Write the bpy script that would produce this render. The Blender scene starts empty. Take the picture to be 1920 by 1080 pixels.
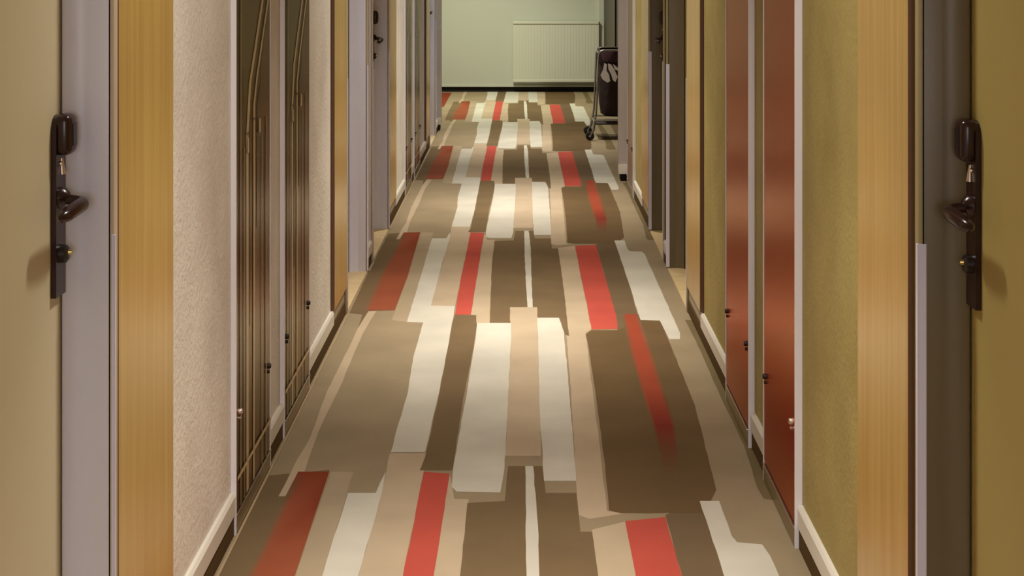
import bpy, bmesh, math, random
from mathutils import Vector, Matrix
from mathutils.geometry import tessellate_polygon
random.seed(7)
S = bpy.context.scene
COL = S.collection
# ------------------------------------------------------------------ camera
cam_d = bpy.data.cameras.new('camera'); cam = bpy.data.objects.new('camera', cam_d); COL.objects.link(cam)
cam.location = (0, 0, 1.5); cam.rotation_euler = (math.radians(90), 0, 0)
cam_d.sensor_width = 36; cam_d.sensor_fit = 'HORIZONTAL'; cam_d.lens = 52.5
cam_d.shift_x = -21/1920; cam_d.shift_y = -612/1920
cam_d.clip_start = 0.05; cam_d.clip_end = 100
S.camera = cam
# ------------------------------------------------------------------ view and world
S.view_settings.view_transform = 'Standard'; S.view_settings.look = 'None'
S.view_settings.gamma = 1; S.view_settings.use_curve_mapping = False
S.view_settings.exposure = 0.1
W = bpy.data.worlds.new('world'); S.world = W; W.use_nodes = True
W.node_tree.nodes['Background'].inputs[0].default_value = (0.6, 0.55, 0.5, 1)
W.node_tree.nodes['Background'].inputs[1].default_value = 0.05
# ------------------------------------------------------------------ lights
def area(name, loc, power, col, size=0.16, spread=120, rot=(0, 0, 0), sy=None):
    l = bpy.data.lights.new(name, 'AREA'); l.energy = power; l.color = col
    l.shape = 'RECTANGLE' if sy else 'DISK'; l.size = size
    if sy: l.size_y = sy
    l.spread = math.radians(spread)
    o = bpy.data.objects.new(name, l); COL.objects.link(o); o.location = loc; o.rotation_euler = rot
    return o
WARM = (1.0, 0.945, 0.83)
for y in (-2.6, 0.2, 3.05, 6.15, 9.2, 12.35):
    p = 1 if y < 12 else 0.75
    area('downlight_beam', (-0.03, y, 2.43), 6.5*p, WARM, 0.12, 64)
    area('downlight_halo', (-0.03, y, 2.435), 11.2*p, WARM, 0.2, 125)
area('hall_or_fill_light', (-0.5, 15.4, 2.43), 54, (1.0, 1.0, 0.76), 0.5, 160)
area('hall_or_fill_light', (0.1, -2.8, 1.5), 17, (0.95, 0.92, 1.0), 1.1, 150, (math.radians(90), 0, 0), 1.2)  # unseen fill added behind the camera to brighten the door reveals

# ------------------------------------------------------------------ materials
def lin(c):
    r = []
    for v in c:
        v = v/255.0
        r.append(v/12.92 if v <= 0.04045 else ((v+0.055)/1.055)**2.4)
    return tuple(r)
MATS = {}
def mat(name, rgb, rough=0.6, metal=0.0, spec=0.5, coat=0.0):
    m = bpy.data.materials.new(name); m.use_nodes = True
    b = m.node_tree.nodes['Principled BSDF']
    b.inputs['Base Color'].default_value = (*lin(rgb), 1)
    b.inputs['Roughness'].default_value = rough
    b.inputs['Metallic'].default_value = metal
    b.inputs['Specular IOR Level'].default_value = spec
    b.inputs['Coat Weight'].default_value = coat
    MATS[name] = m
    return m
def N(m, t, **k):
    n = m.node_tree.nodes.new(t)
    for a, v in k.items(): setattr(n, a, v)
    return n
def L(m, a, b): m.node_tree.links.new(a, b)
def bsdf(m): return m.node_tree.nodes['Principled BSDF']
def add_bump(m, scale, strength, dist, detail=3.0, stretch=(1, 1, 1)):
    tc = N(m, 'ShaderNodeTexCoord'); mp = N(m, 'ShaderNodeMapping'); mp.inputs['Scale'].default_value = stretch
    nz = N(m, 'ShaderNodeTexNoise'); nz.inputs['Scale'].default_value = scale; nz.inputs['Detail'].default_value = detail
    bp = N(m, 'ShaderNodeBump'); bp.inputs['Strength'].default_value = strength; bp.inputs['Distance'].default_value = dist
    L(m, tc.outputs['Object'], mp.inputs['Vector']); L(m, mp.outputs[0], nz.inputs['Vector'])
    L(m, nz.outputs['Fac'], bp.inputs['Height']); L(m, bp.outputs[0], bsdf(m).inputs['Normal'])
def add_mottle(m, c1, c2, scale, stretch=(1, 1, 1), detail=4.0, lo=0.35, hi=0.65):
    tc = N(m, 'ShaderNodeTexCoord'); mp = N(m, 'ShaderNodeMapping'); mp.inputs['Scale'].default_value = stretch
    nz = N(m, 'ShaderNodeTexNoise'); nz.inputs['Scale'].default_value = scale; nz.inputs['Detail'].default_value = detail
    cr = N(m, 'ShaderNodeValToRGB')
    cr.color_ramp.elements[0].position = lo; cr.color_ramp.elements[0].color = (*lin(c1), 1)
    cr.color_ramp.elements[1].position = hi; cr.color_ramp.elements[1].color = (*lin(c2), 1)
    L(m, tc.outputs['Object'], mp.inputs['Vector']); L(m, mp.outputs[0], nz.inputs['Vector'])
    L(m, nz.outputs['Fac'], cr.inputs['Fac']); L(m, cr.outputs[0], bsdf(m).inputs['Base Color'])

plL = mat('plaster_beige', (186, 174, 160), 0.75, spec=0.3)
add_mottle(plL, (222, 214, 204), (234, 227, 217), 5); add_bump(plL, 70, 0.55, 0.006, 2)
plR = mat('plaster_ochre', (160, 140, 88), 0.7, spec=0.35)
add_mottle(plR, (162, 145, 86), (174, 157, 98), 5); add_bump(plR, 70, 0.5, 0.005, 2)
ceilm = mat('ceiling_paint', (215, 208, 195), 0.9)
wood = mat('oiled_wood', (190, 156, 92), 0.27, spec=0.6)
add_mottle(wood, (186, 148, 76), (200, 166, 94), 5, (9, 9, 0.35), 3, 0.3, 0.7)
wood_edge = mat('dark_wood_edge', (112, 80, 58), 0.5)
frameL = mat('frame_lilac', (222, 224, 246), 0.35)
frameR = mat('frame_umber', (108, 97, 74), 0.38)
lipL = mat('frame_lip_cream', (200, 182, 160), 0.4)
lipR = mat('frame_lip_olive', (160, 146, 104), 0.4)
leafL = mat('door_leaf_beige', (206, 194, 162), 0.5); add_bump(leafL, 8, 0.1, 0.003)
leafR = mat('door_leaf_ochre', (170, 152, 90), 0.5); add_bump(leafR, 8, 0.1, 0.003)
guard = mat('corner_guard_metal', (226, 226, 255), 0.28, 0.1)
cabframe = mat('cabinet_frame', (238, 236, 248), 0.3)
plinthm = mat('plinth_metal', (150, 134, 104), 0.3, 0.6)
chrome = mat('bright_metal', (215, 205, 190), 0.2, 0.95)
redm = mat('red_lacquer', (166, 40, 20), 0.26, 0.6, spec=0.4)
bsdf(redm).inputs['Specular Tint'].default_value = (1.0, 0.76, 0.42, 1)
printm = mat('bamboo_print', (80, 60, 38), 0.27, 0.5, spec=0.4)
stemm = mat('bamboo_stem', (206, 182, 138), 0.3, 0.05, spec=0.4)
stem2 = mat('bamboo_stem_dim', (128, 104, 68), 0.3, 0.1, spec=0.4)
oliveb = mat('bamboo_olive', (98, 84, 50), 0.27, 0.5, spec=0.4)
rust = mat('bamboo_rust', (100, 62, 34), 0.27, 0.5, spec=0.4)
darkp = mat('bamboo_shade', (66, 46, 26), 0.27, 0.5, spec=0.4)
add_mottle(printm, (82, 60, 34), (100, 74, 44), 3, (1, 4, 0.3), 2)
for m_ in (printm, stemm, stem2, oliveb, rust, darkp): bsdf(m_).inputs['Specular Tint'].default_value = (1.0, 0.84, 0.6, 1)
brownm = mat('brown_lacquer', (134, 104, 74), 0.35)
lockm = mat('lock_dark', (40, 28, 22), 0.4, 0.3)
locklight = mat('lock_nickel', (200, 180, 165), 0.3, 0.8)
skw = mat('skirting_white', (226, 220, 210), 0.35)
skb = mat('skirting_beige', (160, 146, 122), 0.45)
strip = mat('carpet_upstand', (92, 72, 44), 0.95, spec=0.1)
edge = mat('carpet_edge_strip', (176, 150, 116), 0.7)
thr = mat('threshold_maple', (222, 196, 148), 0.4)
add_mottle(thr, (212, 184, 134), (232, 208, 164), 6, (2, 12, 2))
handm = mat('handle_bronze', (42, 20, 18), 0.24, 0.0, 0.45)
handd = mat('handle_black', (24, 16, 14), 0.3)
brass = mat('cylinder_brass', (220, 190, 130), 0.2, 1.0)
endm = mat('plaster_green_white', (200, 203, 190), 0.7)
radm = mat('radiator_enamel', (214, 214, 200), 0.35)
radd = mat('radiator_gap', (120, 122, 108), 0.6)
blackm = mat('black_plinth', (24, 18, 14), 0.8)
darkwood = mat('dark_wood_panelling', (70, 54, 38), 0.5)
add_mottle(darkwood, (44, 33, 20), (60, 46, 30), 4, (1, 12, 0.6))
pillm = mat('pier_lilac', (190, 182, 182), 0.5)
tube = mat('trolley_tube', (160, 156, 146), 0.35, 0.8)
bagm = mat('bag_burgundy', (38, 17, 20), 0.75); add_bump(bagm, 14, 0.5, 0.02)
bagtop = mat('bag_band', (60, 32, 40), 0.7)
flapm = mat('flap_white', (240, 234, 228), 0.6)
rubber = mat('caster_rubber', (24, 22, 22), 0.6)

# carpet: colours come from the woven pattern (colour attribute), fibre by noise
carpet = mat('carpet_pile', (150, 130, 95), 0.95, spec=0.08)
at = N(carpet, 'ShaderNodeAttribute'); at.attribute_name = 'weave'
tc = N(carpet, 'ShaderNodeTexCoord')
nz = N(carpet, 'ShaderNodeTexNoise'); nz.inputs['Scale'].default_value = 3.5; nz.inputs['Detail'].default_value = 6
mr = N(carpet, 'ShaderNodeMapRange'); mr.inputs[1].default_value = 0.3; mr.inputs[2].default_value = 0.7
mr.inputs[3].default_value = 0.90; mr.inputs[4].default_value = 1.08
mx = N(carpet, 'ShaderNodeVectorMath', operation='SCALE')
L(carpet, tc.outputs['Object'], nz.inputs['Vector']); L(carpet, nz.outputs['Fac'], mr.inputs[0])
L(carpet, at.outputs['Color'], mx.inputs[0]); L(carpet, mr.outputs[0], mx.inputs['Scale'])
L(carpet, mx.outputs[0], bsdf(carpet).inputs['Base Color'])
add_bump(carpet, 420, 0.5, 0.002, 2)

# ------------------------------------------------------------------ mesh building
class MB:
    def __init__(s): s.v = []; s.f = []; s.m = []; s.mats = []
    def mi(s, m):
        if m not in s.mats: s.mats.append(m)
        return s.mats.index(m)
    def face(s, pts, m):
        i = len(s.v); s.v += [tuple(p) for p in pts]; s.f.append(tuple(range(i, i+len(pts)))); s.m.append(s.mi(m))
    def box(s, a, b, m, bev=0.0):
        x0, y0, z0 = (min(a[i], b[i]) for i in range(3)); x1, y1, z1 = (max(a[i], b[i]) for i in range(3))
        bm = bmesh.new(); bmesh.ops.create_cube(bm, size=1)
        for v in bm.verts:
            v.co = Vector(((x0+x1)/2+v.co.x*(x1-x0), (y0+y1)/2+v.co.y*(y1-y0), (z0+z1)/2+v.co.z*(z1-z0)))
        if bev > 0: bmesh.ops.bevel(bm, geom=bm.edges[:], offset=bev, segments=2, affect='EDGES', profile=0.5)
        s.addbm(bm, m)
    def addbm(s, bm, m):
        bm.verts.index_update(); i0 = len(s.v); k = s.mi(m)
        s.v += [tuple(v.co) for v in bm.verts]
        for f in bm.faces: s.f.append(tuple(i0+v.index for v in f.verts)); s.m.append(k)
        bm.free()
    def tube(s, pts, r, m, seg=12, cap=True, flat=1.0):
        pts = [Vector(p) for p in pts]; n = len(pts); rs = r if isinstance(r, (list, tuple)) else [r]*n
        rings = []; up = None
        for i, p in enumerate(pts):
            d = (pts[min(i+1, n-1)]-pts[max(i-1, 0)]).normalized()
            if up is None:
                up = Vector((0, 0, 1)) if abs(d.z) < 0.9 else Vector((1, 0, 0))
            up = (up-d*up.dot(d)).normalized(); sd = d.cross(up)
            rings.append([p+(up*math.cos(a)*flat+sd*math.sin(a))*rs[i] for a in [2*math.pi*j/seg for j in range(seg)]])
        i0 = len(s.v); k = s.mi(m)
        for rg in rings: s.v += [tuple(q) for q in rg]
        for i in range(n-1):
            for j in range(seg):
                a = i0+i*seg+j; b = i0+i*seg+(j+1) % seg
                s.f.append((a, b, b+seg, a+seg)); s.m.append(k)
        if cap:
            s.f.append(tuple(i0+j for j in reversed(range(seg)))); s.m.append(k)
            s.f.append(tuple(i0+(n-1)*seg+j for j in range(seg))); s.m.append(k)
    def prism(s, poly, axis, a, b, m):
        """poly of 2D points in the plane across axis, pushed from a to b"""
        def P(q, t):
            return {'x': (t, q[0], q[1]), 'y': (q[0], t, q[1]), 'z': (q[0], q[1], t)}[axis]
        bm = bmesh.new()
        A = [bm.verts.new(P(q, a)) for q in poly]; B = [bm.verts.new(P(q, b)) for q in poly]
        bm.faces.new(A); bm.faces.new(list(reversed(B))); n = len(poly)
        for i in range(n): bm.faces.new((A[i], B[i], B[(i+1) % n], A[(i+1) % n]))
        bmesh.ops.recalc_face_normals(bm, faces=bm.faces[:])
        s.addbm(bm, m)
    def build(s, name, parent=None, smooth=False, origin=None):
        me = bpy.data.meshes.new(name)
        o0 = Vector(origin) if origin else Vector((0, 0, 0))
        me.from_pydata([tuple(Vector(v)-o0) for v in s.v], [], s.f)
        for m in s.mats: me.materials.append(m)
        me.polygons.foreach_set('material_index', s.m)
        bm = bmesh.new(); bm.from_mesh(me); bmesh.ops.recalc_face_normals(bm, faces=bm.faces[:]); bm.to_mesh(me); bm.free()
        if smooth:
            me.polygons.foreach_set('use_smooth', [True]*len(me.polygons))
            try: me.set_sharp_from_angle(angle=math.radians(40))
            except Exception: pass
        me.update()
        o = bpy.data.objects.new(name, me); COL.objects.link(o); o.location = o0
        if parent:
            o.parent = parent; o.location = o0
        return o
def tag(o, label=None, cat=None, group=None, kind=None):
    if label: o['label'] = label
    if cat: o['category'] = cat
    if group: o['group'] = group
    if kind: o['kind'] = kind
    return o
def thing(name, loc, label, cat, group=None, kind=None):
    o = bpy.data.objects.new(name, None); COL.objects.link(o); o.location = loc; o.empty_display_size = 0.1
    return tag(o, label, cat, group, kind)

# ------------------------------------------------------------------ layout numbers (metres)
WL, WR = -0.765, 0.714            # wall faces
LL, LR = -0.749, 0.700            # frame lips
DL, DR = -0.841, 0.788            # door leaf faces
HC = 2.45                          # ceiling
YB = -3.0                          # behind the camera
YE = 17.2                          # end wall
LEFT_OPEN = [(1.85, 2.735), (6.374, 7.206), (7.463, 8.355), (11.99, 12.83)]
RIGHT_OPEN = [(1.78, 2.645), (6.405, 7.286), (7.48, 8.305)]
PIER_L, PIER_R = 13.25, 10.2
ZD = 2.03

def struct(name, mb, label, cat, origin=None):
    o = mb.build(name, origin=origin); return tag(o, label, cat, kind='structure')

# ------------------------------------------------------------------ the carpet
F = 2800.0
def w(px, py):
    Y = F*1.5/(py+72.0); return ((px-981.0)*Y/F, Y)
P = 3.878
W_ = (207, 201, 188); B_ = (190, 170, 145); T_ = (156, 139, 113); T2 = (172, 154, 129)
D_ = (120, 100, 74); D2 = (116, 97, 74); R_ = (190, 84, 72); K_ = (150, 82, 58); KB = (134, 62, 40); E_ = (120, 104, 74); DK = (110, 89, 62)
layers = []   # (order, [(px,py)...], colour)
def poly(order, c, *pts): layers.append((order, [w(*p) for p in pts], c))
# tan strips
poly(1, T2, (790,436),(812,436),(797,490),(763,604),(735,600),(766,512))
poly(1, B_, (846,426),(882,426),(882,437),(864,522),(853,575),(806,575),(825,510),(844,440))
poly(1, B_, (908,437),(914,450),(928,450),(922,520),(918,607),(893,607),(893,591),(883,590),(897,502))
poly(1, B_, (1061,612),(1098,620),(1107,700),(1120,800),(1138,958),(1168,963),(1105,973),(1083,965),(1080,903),(1071,740))
poly(1, B_, (1046,465),(1079,461),(1090,525),(1110,617),(1098,624),(1066,628),(1059,558),(1052,505))
poly(1, D2, (1117,458),(1152,450),(1183,543),(1198,600),(1238,602),(1240,612),(1230,626),(1158,622),(1135,520))
# row A
poly(2, D_, (728,438),(788,435),(766,512),(740,582),(691,583),(671,618),(679,590),(655,587),(690,512))
poly(3, W_, (810,447),(837,447),(844,436),(843,447),(830,490),(821,525),(808,573),(806,576),(794,605),(763,604),(786,528),(797,490))
poly(3, R_, (882,436),(908,437),(897,502),(883,590),(853,590),(864,522),(876,467))
poly(2, D_, (927,452),(963,451),(966,433),(984,433),(985,470),(988,530),(990,577),(957,577),(957,605),(918,605),(922,500))
poly(3, W_, (983,433),(991,433),(995,463),(996,505),(999,576),(989,576),(986,527),(984,484))
poly(2, D_, (991,433),(1000,433),(1003,447),(1033,447),(1035,466),(1046,466),(1052,505),(1059,558),(1067,630),(1060,628),(1052,604),(1008,604),(1007,577),(997,576),(995,505))
poly(3, R_, (1078,461),(1117,459),(1135,520),(1156,595),(1158,617),(1109,618),(1098,558),(1088,512),(1081,475))
poly(3, W_, (1152,451),(1171,451),(1177,468),(1181,471),(1204,472),(1209,477),(1237,539),(1275,624),(1275,636),(1255,636),(1237,601),(1200,600),(1183,543))
# row B
poly(4, B_, (691,584),(706,583),(679,628),(639,723),(602,799),(579,860),(570,888),(550,931),(522,931),(536,905),(558,860),(581,822),(614,732),(660,640),(671,616))
poly(3, W_, (805,573),(853,574),(849,600),(838,660),(820,750),(797,848),(733,848),(740,820),(765,735),(775,670),(794,604))
poly(2, D_, (853,590),(893,591),(894,610),(888,653),(868,750),(848,882),(787,882),(798,855),(825,732),(846,610))
poly(3, W_, (895,606),(958,606),(958,642),(953,732),(946,877),(938,924),(856,922),(847,913),(849,884),(861,815),(879,714),(890,646))
poly(2, B_, (956,576),(1007,576),(1009,642),(1013,750),(1014,855),(947,855),(953,732),(958,642))
poly(3, W_, (1007,596),(1048,596),(1057,622),(1064,696),(1076,841),(1080,902),(1020,902),(1013,787),(1009,642))
poly(2, DK, (1098,627),(1109,619),(1159,619),(1199,602),(1238,602),(1257,646),(1303,760),(1343,919),(1322,962),(1163,962),(1142,957),(1132,855),(1117,741),(1104,654))
poly(2, E_, (1284,600),(1305,640),(1356,755),(1395,835),(1420,915),(1432,935),(1455,938),(1480,936),(1360,700),(1300,600))
# strips with colour gradients: rows of (y, [x...]) with colours per column and per row
grads = []
def grad(order, rows): grads.append((order, [[(w(x, y), c) for x, c in r] for y, r in rows]))
grad(3, [(436, [(757, KB), (768, KB), (788, KB)]), (453, [(747, D_), (754, K_), (783, KB)]), (474, [(737, D_), (745, K_), (777, K_)]),
         (520, [(708, D_), (721, K_), (764, K_)]), (582, [(682, D_), (694, K_), (740, K_)])])
FR = (158, 74, 52)
grad(3, [(589, [(1166, D2), (1174, FR), (1189, FR), (1197, D2)]), (657, [(1180, DK), (1188, FR), (1212, FR), (1222, DK)]),
         (729, [(1200, DK), (1208, FR), (1234, FR), (1245, DK)]), (798, [(1222, DK), (1231, (128,52,40)), (1258, (128,52,40)), (1268, DK)]),
         (885, [(1247, DK), (1255, DK), (1274, DK), (1282, DK)])])
cm_v, cm_f, cm_c = [], [], []
def cface(pts, cols, z):
    i = len(cm_v); cm_v.extend([(x, y, z) for x, y in pts])
    for t in tessellate_polygon([[Vector((x, y, 0)) for x, y in pts]]):
        a, b, c = [pts[k] for k in t]
        ar = (b[0]-a[0])*(c[1]-a[1])-(b[1]-a[1])*(c[0]-a[0])
        if abs(ar) < 1e-9: continue
        if ar < 0: t = (t[0], t[2], t[1])
        cm_f.append(tuple(i+k for k in t)); cm_c.append([cols[k] for k in t])
def wobble(pts):
    out = []
    for i, (x, y) in enumerate(pts):
        x2, y2 = pts[(i+1) % len(pts)]; out.append((x, y)); n = int(math.hypot(x2-x, y2-y)/0.07)
        lat = abs(y2-y) > abs(x2-x)
        for k in range(1, n):
            t = k/n; rr = random.uniform(-1, 1)*0.0013
            out.append((x+(x2-x)*t+(rr if lat else 0), y+(y2-y)*t+(0 if lat else rr*1.5)))
    return out
XL0, XR0 = -2.6, 1.9
def clipx(pts, lo, hi):
    for side, lim in ((1, lo), (-1, hi)):
        out = []
        for i in range(len(pts)):
            a, b = pts[i], pts[(i+1) % len(pts)]
            ia, ib = side*(a[0]-lim) >= 0, side*(b[0]-lim) >= 0
            if ia: out.append(a)
            if ia != ib:
                t = (lim-a[0])/(b[0]-a[0]); out.append((lim, a[1]+(b[1]-a[1])*t))
        pts = out
        if not pts: return pts
    return pts
cface([(WL+.001, YB), (WR-.001, YB), (WR-.001, PIER_R), (WR-.001, PIER_L), (WL+.001, PIER_L)], [T_]*5, 0)
cface([(WR-.001, PIER_R+.15), (XR0, PIER_R+.15), (XR0, PIER_L), (WR-.001, PIER_L)], [T_]*4, 0)
cface([(XL0, PIER_L), (XR0, PIER_L), (XR0, YE), (XL0, YE)], [T_]*4, 0)
for k in range(-2, 4):
    dy = k*P
    for zi, (o, pts, c) in enumerate(layers):
        q = [(x, y+dy) for x, y in wobble(pts)]
        if min(y for x, y in q) < YB or min(y for x, y in q) > YE: continue
        q = [(b_, a_) for a_, b_ in clipx([(b_, a_) for a_, b_ in q], YB, YE-.001)]
        q = clipx(q, WL+.002, WR-.002) if min(y for x, y in q) < PIER_R+.2 else q
        if len(q) > 2: cface(q, [c]*len(q), o*0.00015+zi*0.000008)
    for gi, (o, rows) in enumerate(grads):
        if gi == 1 and k > 1: continue
        for r0, r1 in zip(rows, rows[1:]):
            for j in range(len(r0)-1):
                q = [(r0[j]), (r0[j+1]), (r1[j+1]), (r1[j])]
                pp = [(p[0][0], p[0][1]+dy) for p in q]
                if min(y for x, y in pp) < YB or max(y for x, y in pp) > YE: continue
                cface(pp, [p[1] for p in q], o*0.00015+0.00035)
# the pattern runs on into the wider hall: further strips on both sides
for (x0, x1, y0, y1, c) in [(-1.0, -0.86, 13.5, 15.2, K_), (-1.3, -1.08, 14.2, 16.4, W_), (-1.9, -1.5, 13.4, 15.8, D_), (-2.3, -2.0, 15, 17, R_),
                            (-0.98, -0.82, 15.4, 17.1, KB), (0.86, 1.06, 10.5, 12.1, (110,40,32)), (0.80, 1.3, 12.3, 14, D_), (1.2, 1.5, 10.6, 11.9, D_)]:
    cface([(x0, y0), (x1, y0), (x1, y1), (x0, y1)], [c]*4, 0.0006)
me = bpy.data.meshes.new('floor')
me.from_pydata(cm_v, [], cm_f); me.materials.append(carpet)
ca = me.color_attributes.new('weave', 'FLOAT_COLOR', 'CORNER')
li = 0
for cols in cm_c:
    for c in cols:
        ca.data[li].color = (*lin(c), 1); li += 1
me.update()
fl = bpy.data.objects.new('floor', me); COL.objects.link(fl)
tag(fl, 'corridor carpet with staggered white, red, tan and brown stripes', 'carpet', kind='structure')
sb = MB(); sb.box((-3, YB-.2, -0.12), (2.2, YE+.2, -0.002), blackm)
struct('floor_slab', sb, 'solid floor under the striped carpet', 'floor')

# ------------------------------------------------------------------ walls, ceiling
def wall(name, face, back, y0, y1, opens, m, label):
    b = MB(); y = y0
    for a, c in opens:
        if a-.025 > y: b.box((face, y, 0), (back, a-.025, HC), m)
        b.box((face, a-.025, ZD+.025), (back, c+.025, HC), m)
        y = c+.025
    b.box((face, y, 0), (back, y1, HC), m)
    return struct(name, b, label, 'wall')
wall('wall_left', WL, WL-.16, YB, PIER_L, LEFT_OPEN, plL, 'left corridor wall in rough beige plaster')
wall('wall_right', WR, WR+.16, YB, PIER_R, RIGHT_OPEN, plR, 'right corridor wall in rough ochre plaster')
b = MB(); b.box((-2.8, YE, 0.06), (1.1, YE+.15, HC), endm); b.box((-2.8, YE+.02, 0), (1.1, YE+.15, 0.06), blackm)
b.box((-2.8, YE-.012, 0.058), (.86, YE, 0.082), endm, .003)
struct('wall_end', b, 'pale greenish end wall behind the radiator', 'wall')
b = MB(); b.box((-2.8, YB-.15, 0), (2.1, YB, HC), plL); struct('wall_back', b, 'plain wall closing the corridor behind the viewer', 'wall')
b = MB(); b.box((-3, YB-.2, HC), (2.2, YE+.2, HC+.1), ceilm); struct('ceiling', b, 'flat off-white corridor ceiling', 'ceiling')
# pier at the end of the left wall
b = MB(); b.box((-0.95, PIER_L, 0.055), (-0.733, PIER_L+.2, HC), pillm); b.box((-0.94, PIER_L+.01, 0), (-0.743, PIER_L+.19, 0.055), blackm)
b.box((-0.93, PIER_L-.012, 0.055), (-0.729, PIER_L, 0.115), skw, .002)
struct('trim_1', b, 'pale lilac wall end with white skirting where the left wall stops', 'pier')
b = MB(); b.box((0.656, PIER_R, 0.055), (0.90, PIER_R+.15, HC), pillm); b.box((0.666, PIER_R+.01, 0), (0.89, PIER_R+.14, 0.055), blackm)
b.box((0.650, PIER_R-.012, 0.05), (0.714, PIER_R, 0.115), skw, .002)
struct('trim_2', b, 'pale lilac wall end with white skirting where the right wall stops', 'pier')
# hall side walls
b = MB(); b.box((-2.8, PIER_L+.2, 0), (-2.6, YE, HC), endm); b.box((-2.8, PIER_L, 0), (-0.95, PIER_L+.2, HC), endm)
struct('wall_hall_left', b, 'hall wall out of sight beyond the left wall end', 'wall')
b = MB(); b.box((0.93, 13.6, 0), (1.1, YE, HC), darkwood); b.box((0.915, 14.9, 0.0), (0.93, 14.93, HC), blackm)
b.box((0.93, 13.6, 0), (2.0, 13.75, HC), darkwood)
b.box((1.9, PIER_R+.15, 0), (2.05, 13.75, HC), darkwood); b.box((0.874, PIER_R, 0), (2.05, PIER_R+.15, HC), darkwood)
struct('wall_hall_right', b, 'dark brown panelled wall behind the laundry trolley', 'wall')
b = MB(); b.box((0.865, YE-.05, 0.0), (0.93, YE, HC), endm, .004)
struct('trim_3', b, 'pale vertical frame strip at the right edge of the end wall', 'trim')

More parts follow.
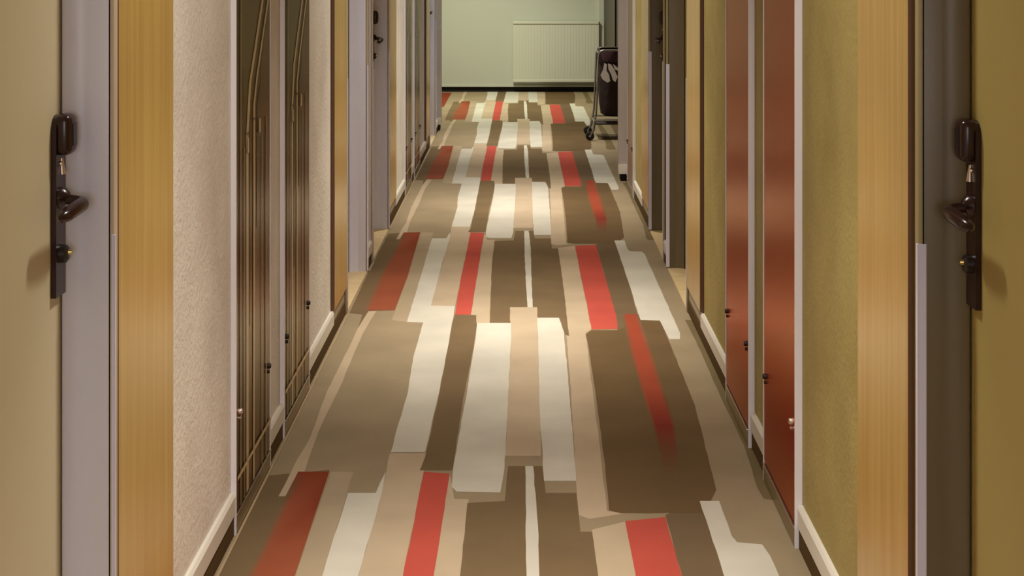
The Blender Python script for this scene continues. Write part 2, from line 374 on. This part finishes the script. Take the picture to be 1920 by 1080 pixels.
# ------------------------------------------------------------------ doors
GRPL = None
def make_door(n, side, y0, y1, handle_far, label, show_guard=True):
    """side -1 left, 1 right"""
    s = side; lip = LL if s < 0 else LR; leafx = DL if s < 0 else DR
    fm, lm, dm = (frameL, lipL, leafL) if s < 0 else (frameR, lipR, leafR)
    root = thing('door_%d' % n, (leafx, (y0+y1)/2, 0), label, 'door', kind='structure')
    org = Vector((leafx, (y0+y1)/2, 0))
    def put(mb, name, parent=root, smooth=False, off=org):
        o = mb.build(name, None, smooth); 
        for v in o.data.vertices: v.co = v.co-off
        o.parent = parent; return o
    b = MB(); b.box((leafx, y0+.003, .006), (leafx+s*.042, y1-.003, ZD-.003), dm, .002)
    put(b, 'door_leaf')
    b = MB()
    for ya, yb, t in ((y1, y1+.025, 1), (y0-.025, y0, -1)):
        b.box((leafx+s*.05, ya, 0), (lip+s*.006, yb, ZD+.025), fm, .0015)
        b.box((lip, ya, 0), (lip+s*.012, yb, ZD+.025), lm, .002)
    b.box((leafx+s*.05, y0-.025, ZD), (lip, y1+.025, ZD+.025), fm, .001)
    # rebate step against the leaf
    cv = .030; pr = [(leafx-s*.004, y1+.001), (leafx-s*.004, y1-cv*.8)]
    for j in range(1, 13):
        a = math.pi/2*j/12; pr.append((leafx-s*(.004+(cv+.012)*(1-math.cos(a))), y1-cv*.8*(1-math.sin(a))+.0))
    pr.append((leafx-s*(.004+cv+.012), y1+.001))
    b.prism(pr, 'z', 0, ZD, fm)
    put(b, 'door_frame', root, True)
    b = MB(); b.box((leafx+s*.05, y0, -.001), (lip+s*.004, y1, .005), thr); put(b, 'threshold')
    # corner guards, 1 m tall
    for yc in ((y1, y0) if show_guard else (y1,)):
        d = -1 if yc == y1 else 1
        b = MB(); b.box((lip-s*.0015, yc+d*.002, .01), (lip+s*(.014 if s > 0 else .005), yc, 1.0), guard, .0007)
        b.box((lip-s*.0025, yc+d*.002, .01), (lip, yc-d*(.008 if s > 0 else .003), 1.0), guard, .0007)
        put(b, 'corner_guard')
    # handle set
    yp = y1-.05 if handle_far else y0+.05; dr = -1 if handle_far else 1   # lever points away from the lock edge
    X = lambda t: leafx-s*t
    b = MB(); zt, zb = 1.225, .90
    cyl = [(yp+.0275*math.cos(a), zt-.0275+.0275*math.sin(a)) for a in [math.pi*j/10 for j in range(11)]]
    prof = cyl+[(yp-.0275, zb), (yp+.0275, zb)]
    b.prism(prof, 'x', X(0), X(.010), handm)
    pl = put(b, 'door_handle')
    b = MB()
    bm = bmesh.new(); bmesh.ops.create_cube(bm, size=1)
    for v in bm.verts: v.co = Vector((X(.018)+v.co.x*.032, yp+v.co.y*.050, 1.190+v.co.z*.074))
    bmesh.ops.bevel(bm, geom=bm.edges[:], offset=.013, segments=4, affect='EDGES', profile=.5)
    b.addbm(bm, handm)
    bm = bmesh.new(); bmesh.ops.create_cube(bm, size=1)
    for v in bm.verts: v.co = Vector((X(.0345)+v.co.x*.003, yp+v.co.y*.020, 1.190+v.co.z*.04))
    b.addbm(bm, handd)
    c = put(b, 'lock_cover', None, True); c.parent = pl
    b = MB(); b.tube([(X(.008), yp, 1.137), (X(.0125), yp, 1.137)], [.007, .006], locklight, 14)
    b.tube([(X(.011), yp, 1.147), (X(.0125), yp, 1.118)], [.003, .0065], locklight, 10)
    c = put(b, 'keyhole_cover', None, True); c.parent = pl
    b = MB(); b.tube([(X(.008), yp, 1.075), (X(.016), yp, 1.075), (X(.022), yp, 1.073)], [.021, .019, .013], handm, 16)
    zl = 1.068
    b.tube([(X(.010), yp, zl+.006), (X(.030), yp, zl+.004), (X(.044), yp, zl+.002), (X(.052), yp+dr*.008, zl), (X(.054), yp+dr*.024, zl-.001),
            (X(.052), yp+dr*.060, zl-.004), (X(.050), yp+dr*.095, zl-.007), (X(.048), yp+dr*.118, zl-.008), (X(.047), yp+dr*.124, zl-.008)],
           [.010, .009, .009, .011, .013, .013, .0125, .010, .004], handm, 14)
    c = put(b, 'lever', None, True); c.parent = pl
    b = MB(); b.tube([(X(.009), yp, .975), (X(.020), yp, .975), (X(.024), yp, .975)], [.017, .016, .011], handd, 16)
    b.tube([(X(.022), yp-.0, .978), (X(.030), yp, .978)], [.006, .004], brass, 10)
    c = put(b, 'lock_cylinder', None, True); c.parent = pl
    return root
make_door(1, -1, *LEFT_OPEN[0], True, 'beige door nearest on the left with dark bronze handle plate')
make_door(2, -1, *LEFT_OPEN[1], False, 'left recessed doorway just past the second wood panel')
make_door(3, -1, *LEFT_OPEN[2], True, 'left doorway further on with small dark handle visible')
make_door(4, -1, *LEFT_OPEN[3], True, 'farthest left doorway just before the lilac wall end')
make_door(5, 1, *RIGHT_OPEN[0], True, 'ochre door nearest on the right with black handle plate')
make_door(6, 1, *RIGHT_OPEN[1], False, 'right recessed doorway just past the second wood panel')
make_door(7, 1, *RIGHT_OPEN[2], True, 'farthest right doorway with dark handle in deep shade')

# ------------------------------------------------------------------ wood panels beside the doors
def panel(side, y0, y1, label, edge_dark=True):
    s = side; wx = WL if s < 0 else WR; fx = LL if s < 0 else LR-.002
    root = thing('wood_panel', (wx, y0, .115), label, 'wall panel', 'wood panels beside the doors')
    o = Vector((wx, y0, .115))
    b = MB(); b.box((fx, y0+.004, .115), (wx-s*.0005, y1, 2.2), wood, .0008)
    f = b.build('panel_face'); f.parent = root
    for v in f.data.vertices: v.co -= o
    b = MB(); b.box((fx, y0, .115), (wx-s*.0005, y0+.004, 2.2), wood_edge)
    f = b.build('edge_strip'); f.parent = root; f['label'] = 'dark brown edge strip'
    for v in f.data.vertices: v.co -= o
panel(-1, 2.762, 3.197, 'golden wood panel beside the nearest left door')
panel(-1, 5.93, 6.347, 'golden wood panel on the left between plaster and second doorway')
panel(-1, 8.382, 8.82, 'wood panel on the left just past the doorway with visible handle')
panel(-1, 11.55, 11.963, 'farthest wood panel on the left wall by last doorway')
panel(1, 2.707, 3.117, 'golden wood panel beside the nearest right door')
panel(1, 5.897, 6.378, 'golden wood panel on the right past the red cabinets')
panel(1, 8.332, 8.80, 'farthest wood panel on the right before the last red cabinet')

# ------------------------------------------------------------------ cabinets
def cabinet(side, y0, y1, label, kind, group):
    s = side; wx = WL if s < 0 else WR; fx = -.7495 if s < 0 else .694
    root = thing('wall_cabinet', (wx, y0, 0), label, 'cabinet', group)
    o = Vector((wx, y0, 0)); H = 2.3
    def put(mb, name, parent=root, smooth=False):
        f = mb.build(name, None, smooth); f.parent = parent
        for v in f.data.vertices: v.co -= o
        return f
    bx = wx-s*.0005
    b = MB(); t = .007
    b.box((fx, y0, .0), (bx, y0+t, H), cabframe, .0008); b.box((fx, y1-t*1.6, .0), (bx, y1, H), cabframe, .0008)
    b.box((fx, y0+t, H-.02), (bx, y1-t*1.6, H), cabframe, .0008)
    put(b, 'cabinet_frame')
    b = MB(); b.box((fx-s*.0, y0+t, .0), (bx, y1-t*1.6, .050), plinthm, .001)
    b.box((fx-s*.003, y0+t, .050), (bx, y1-t*1.6, .056), chrome, .001)
    put(b, 'plinth')
    ya, yb, za, zb = y0+t+.002, y1-t*1.6-.002, .060, H-.022
    fr = fx+s*.0015; Wd = yb-ya
    b = MB()
    if kind != 'print':
        b.box((fr, ya, za), (bx, yb, zb), redm if kind == 'red' else brownm, .001)
    else:
        b.box((fr, ya, za), (bx, yb, zb), printm, .0006)
        e = [0.0]
        def shape(pts, m):
            pts = [(ya+min(max(a, 0), Wd), z) for a, z in pts]
            e[0] += .00015
            b.face([(fr-s*(.0001+e[0]), a, z) for a, z in pts], m)
        def stem(path, wd, m):
            for (a, z), (a2, z2) in zip(path, path[1:]):
                if a > Wd-.005 and a2 > Wd-.005: continue
                if a2 > Wd: t_ = (Wd-a)/(a2-a); a2 = Wd; z2 = z+(z2-z)*t_
                shape([(a-wd/2, z), (a+wd/2, z), (a2+wd/2, z2), (a2-wd/2, z2)], m)
        shape([(.09, 1.0), (.17, 1.0), (.40, 1.45), (.40, zb), (.05, zb), (.05, 1.1)], oliveb)
        shape([(.30, .90), (Wd, .92), (Wd, 1.42), (.36, 1.20)], rust)
        shape([(.06, za), (.13, za), (.13, 1.10), (.07, 1.25)], darkp)
        shape([(.19, .5), (.225, .5), (.225, 1.12), (.19, 1.05)], darkp)
        shape([(.29, .75), (.34, .75), (.35, 1.15), (.30, 1.1)], darkp)
        stem([(.155, za), (.152, .60), (.150, 1.03), (.190, 1.167), (.385, 1.389), (.60, 1.64)], .034, stemm)
        stem([(.246, za), (.249, .60), (.249, 1.104), (.299, 1.182), (.475, 1.387), (.6, 1.54)], .024, stemm)
        stem([(.05, za), (.052, 1.2), (.06, zb)], .018, stem2)
        stem([(.37, za), (.372, 1.0)], .012, stem2)
        stem([(.44, za), (.445, 1.05)], .02, stem2)
        stem([(.10, za), (.10, 1.0)], .010, stem2)
        for a_, z_ in ((.15, 1.03), (.249, 1.06), (.15, .98)): shape([(a_-.014, z_), (a_+.014, z_), (a_+.014, z_+.006), (a_-.014, z_+.006)], darkp)
        for a_, z_ in ((.33, 1.035), (.152, 1.0)): shape([(a_-.013, z_-.02), (a_+.013, z_-.02), (a_+.01, z_+.02), (a_-.01, z_+.02)], stemm)
        shape([(0, .140), (Wd, .140), (Wd, .152), (0, .152)], stemm)
    door = put(b, 'cabinet_door')
    for yy, mt in ((ya+.035, locklight if (s > 0 and y0 < 4) or y0 < 4 else lockm), (yb-.035, lockm)):
        b = MB(); b.tube([(fr+s*.001, yy, .312), (fr-s*.006, yy, .312), (fr-s*.010, yy, .312)], [.0085, .0085, .006], mt, 14)
        b.tube([(fr+s*.001, yy, .295), (fr-s*.006, yy, .295)], [.005, .005], mt, 10)
        c = put(b, 'lock', None, True); c.parent = door
GL, GR = 'bamboo print cabinets on the left wall', 'red cabinets on the right wall'
cabinet(-1, 3.90, 4.437, 'left wall cabinet with bamboo print nearest to the viewer', 'print', GL)
cabinet(-1, 4.69, 5.247, 'second bamboo print cabinet, just past the nearest one', 'print', GL)
cabinet(-1, 9.52, 10.06, 'third bamboo print cabinet, first of the far pair', 'print', GL)
cabinet(-1, 10.31, 10.86, 'farthest bamboo print cabinet on the left wall', 'print', GL)
cabinet(1, 3.815, 4.325, 'glossy red wall cabinet on the right, the one nearest to the viewer', 'red', GR)
cabinet(1, 4.602, 5.125, 'second red wall cabinet, between nearest red one and ochre plaster', 'red', GR)
cabinet(1, 9.465, 9.975, 'far brown wall cabinet on the right by the lilac wall end', 'brown', None)

# ------------------------------------------------------------------ skirting and carpet upstand
def runs(y0, y1, cuts):
    out = []; y = y0
    for a, c in sorted(cuts):
        if a > y: out.append((y, min(a, y1)))
        y = max(y, c)
    if y < y1: out.append((y, y1))
    return out
for s, nm, opens, cabs, pans, yend in (
    (-1, 'left', LEFT_OPEN, [(3.90, 4.437), (4.69, 5.247), (9.52, 10.06), (10.31, 10.86)], [(2.762, 3.197), (5.93, 6.347), (8.382, 8.82), (11.55, 11.963)], PIER_L-.013),
    (1, 'right', RIGHT_OPEN, [(3.815, 4.325), (4.602, 5.125), (9.465, 9.975)], [(2.707, 3.117), (5.897, 6.378), (8.332, 8.80)], PIER_R-.013)):
    wx = WL if s < 0 else WR
    oc = [(a-.025, c+.025) for a, c in opens]
    b = MB()
    for a, c in runs(YB, yend, oc+cabs+pans):
        if c-a < .03: continue
        # bevelled top
        x0, x1 = wx, wx-s*.014
        b.prism([(x0, .058), (x1, .058), (x1, .104), (wx-s*.008, .112), (x0, .112)], 'y', a+.001, c-.001, skw)
    struct('baseboard_'+nm, b, 'white skirting board along the %s corridor wall' % nm, 'skirting')
    b = MB()
    for a, c in pans: b.box((wx, a, .058), (wx-s*.006, c, .113), skb, .001)
    struct('trim_4' if s < 0 else 'trim_5', b, 'dull beige skirting under the wood panels on the %s' % nm, 'trim')
    b = MB()
    for a, c in runs(YB, yend, oc+cabs): b.box((wx, a, .0), (wx-s*.010, c, .057), strip, .001)
    struct('trim_6' if s < 0 else 'trim_7', b, 'brown carpet upstand strip along the foot of the %s wall' % nm, 'trim')
    if s < 0:
        b = MB()
        for a, c in runs(YB, yend, [(x-.02, y+.02) for x, y in opens]): b.box((wx+.0165, a, .0005), (wx+.0235, c, .004), edge, .001)
        struct('trim_8', b, 'thin tan carpet edge line along the left wall', 'trim')

# ------------------------------------------------------------------ radiator on the end wall
rx0, rx1, rz0, rz1 = -.113, .862, .118, .815
yf = YE-.10
R = thing('radiator', ((rx0+rx1)/2, YE, rz0), 'white flat panel radiator on the pale end wall', 'radiator')
ro = Vector(R.location)
def rput(mb, name, parent=R, smooth=False):
    f = mb.build(name, None, smooth)
    for v in f.data.vertices: v.co -= ro
    f.parent = parent; return f
b = MB(); n = 28
b.box((rx0, yf, rz0), (rx1, yf+.02, rz1-.02), radm, .004)
for i in range(n):
    x = rx0+.025+(rx1-rx0-.05)*i/(n-1)
    b.box((x-.013, yf-.0012, rz0+.04), (x+.013, yf, rz1-.05), radm, .0008)
b.box((rx0, yf-.012, rz0), (rx1, yf+.01, rz0+.03), radm, .006)
rput(b, 'radiator_panel')
b = MB(); b.box((rx0+.002, yf+.06, rz0+.01), (rx1-.002, yf+.078, rz1-.03), radd, .003)
for i in range(16):
    x = rx0+.04+(rx1-rx0-.08)*i/15; b.box((x-.012, yf+.02, rz0+.03), (x+.012, yf+.06, rz1-.05), radd)
rput(b, 'back_panel')
b = MB()
b.box((rx0-.004, yf-.012, rz1-.030), (rx1+.004, yf+.082, rz1), radm, .005)
rput(b, 'top_grille')
for xx in (rx0-.004, rx1-.002):
    b = MB(); b.box((xx, yf, rz0), (xx+.006, yf+.08, rz1), radm, .001); rput(b, 'side_cover')
b = MB()
for xx in (rx0+.15, rx1-.15):
    b = MB(); b.box((xx-.015, yf+.076, rz0+.05), (xx+.015, YE-.001, rz1-.1), radd, .001); rput(b, 'wall_bracket')
b = MB(); b.tube([(rx1-.012, yf+.05, rz0+.02), (rx1-.012, yf+.05, .0)], .008, radm)
rput(b, 'pipe', R, True)

# ------------------------------------------------------------------ laundry trolley
T = thing('laundry_trolley', (.88, 12.75, 0), 'laundry trolley with metal tube frame and dark burgundy bag', 'trolley')
to = Vector(T.location)
def tput(mb, name, parent=T, smooth=True):
    f = mb.build(name, None, smooth)
    for v in f.data.vertices: v.co -= to
    f.parent = parent; return f
xa, xb, ya, yb, zt = .625, 1.135, 12.56, 12.95, .762
def loop(y):
    pts = [(xa-.03, y, .115), (xa-.012, y, .22), (xa, y, .45), (xa+.008, y, zt-.07)]
    for j in range(7):
        a = math.pi-math.pi/2*j/6; pts.append((xa+.06+.05*math.cos(a), y, zt-.058+.05*math.sin(a)))
    q = [(xa+xb-p[0], p[1], p[2]) for p in reversed(pts)]
    return pts+q
b = MB()
for y in (ya, yb): b.tube(loop(y), .0085, tube, 12)
for x in (xa+.012, xb-.012): b.tube([(x, ya, zt-.03), (x, yb, zt-.03)], .009, tube)
for y in (ya-.005, yb): b.tube([(xa-.02, y, .165), (xb+.02, y, .165)], .008, tube)
for x in (xa-.02, xb+.02): b.tube([(x, ya, .14), (x, yb, .14)], .009, tube)
tput(b, 'trolley_frame')
# bag: bulging sack
b = MB(); rings = []; seg = 28; bm = bmesh.new()
cx, cy = (xa+xb)/2, (ya+yb)/2+.0
for k, (z, sx, sy) in enumerate([(.185, .13, .10), (.19, .19, .15), (.215, .225, .172), (.30, .236, .178), (.45, .238, .176), (.58, .236, .172), (.68, .234, .170), (.745, .232, .168)]):
    ring = []
    for j in range(seg):
        a = 2*math.pi*j/seg; ex = .55
        c, s_ = math.cos(a), math.sin(a)
        wv = 1+.022*math.sin(a*5+k*.9)+.012*math.sin(a*9-k*1.7)
        ring.append(bm.verts.new((cx+sx*wv*abs(c)**ex*(1 if c > 0 else -1), cy+sy*wv*abs(s_)**ex*(1 if s_ > 0 else -1), z)))
    rings.append(ring)
for r0, r1 in zip(rings, rings[1:]):
    for j in range(seg): bm.faces.new((r0[j], r0[(j+1) % seg], r1[(j+1) % seg], r1[j]))
bm.faces.new(list(reversed(rings[0])))
b.addbm(bm, bagm); bag = tput(b, 'laundry_bag')
b = MB(); bm = bmesh.new(); rr = []
for z, g in ((.655, 1.0), (.66, 1.04), (.745, 1.05), (.757, 1.03), (.757, .97)):
    rr.append([bm.verts.new((cx+.238*g*abs(math.cos(a))**.5*(1 if math.cos(a) > 0 else -1), cy+.178*g*abs(math.sin(a))**.5*(1 if math.sin(a) > 0 else -1), z)) for a in [2*math.pi*j/seg for j in range(seg)]])
for r0, r1 in zip(rr, rr[1:]):
    for j in range(seg): bm.faces.new((r0[j], r0[(j+1) % seg], r1[(j+1) % seg], r1[j]))
b.addbm(bm, bagtop); tput(b, 'bag_rim', bag)
b = MB(); yfp = cy-.178-.022
def pz(px, py): return (981-px)*-1*ya/F, 1.5-(py+72)*ya/F
for pl_ in ([(1133, 118), (1138, 121), (1137, 132), (1142, 140), (1144, 152), (1139, 155), (1130, 149), (1126, 141), (1131, 131)],
            [(1140, 119), (1146, 121), (1152, 130), (1158, 144), (1154, 154), (1149, 150), (1146, 140), (1141, 130)],
            [(1149, 120), (1155, 124), (1160, 129), (1159, 133), (1153, 130)]):
    b.prism([pz(*q) for q in pl_], 'y', yfp, yfp+.012, flapm)
fp = tput(b, 'white_flap', bag, False); fp['label'] = 'white cloth flaps'
b = MB(); b.box((xa-.02, ya, .128), (xb+.02, yb, .136), bagm, .002); tput(b, 'bottom_tray', T, False)
for x in (xa-.035, xb+.02):
    for y in (ya-.03, yb+.01):
        b = MB()
        b.tube([(x+.01, y+.02, .15), (x, y+.01, .09), (x-.01, y, .06)], [.010, .012, .009], tube)
        ww = MB(); ww.tube([(x-.03, y-.012, .036), (x-.03, y-.010, .036), (x-.03, y+.014, .036), (x-.03, y+.016, .036)], [.030, .036, .036, .030], rubber, 20)
        b.tube([(x-.03, y-.016, .036), (x-.03, y+.020, .036)], .008, chrome, 10); b.tube([(x-.012, y-.014, .066), (x-.03, y-.015, .036)], .006, tube, 8)
        c = tput(b, 'caster'); tput(ww, 'wheel', c)
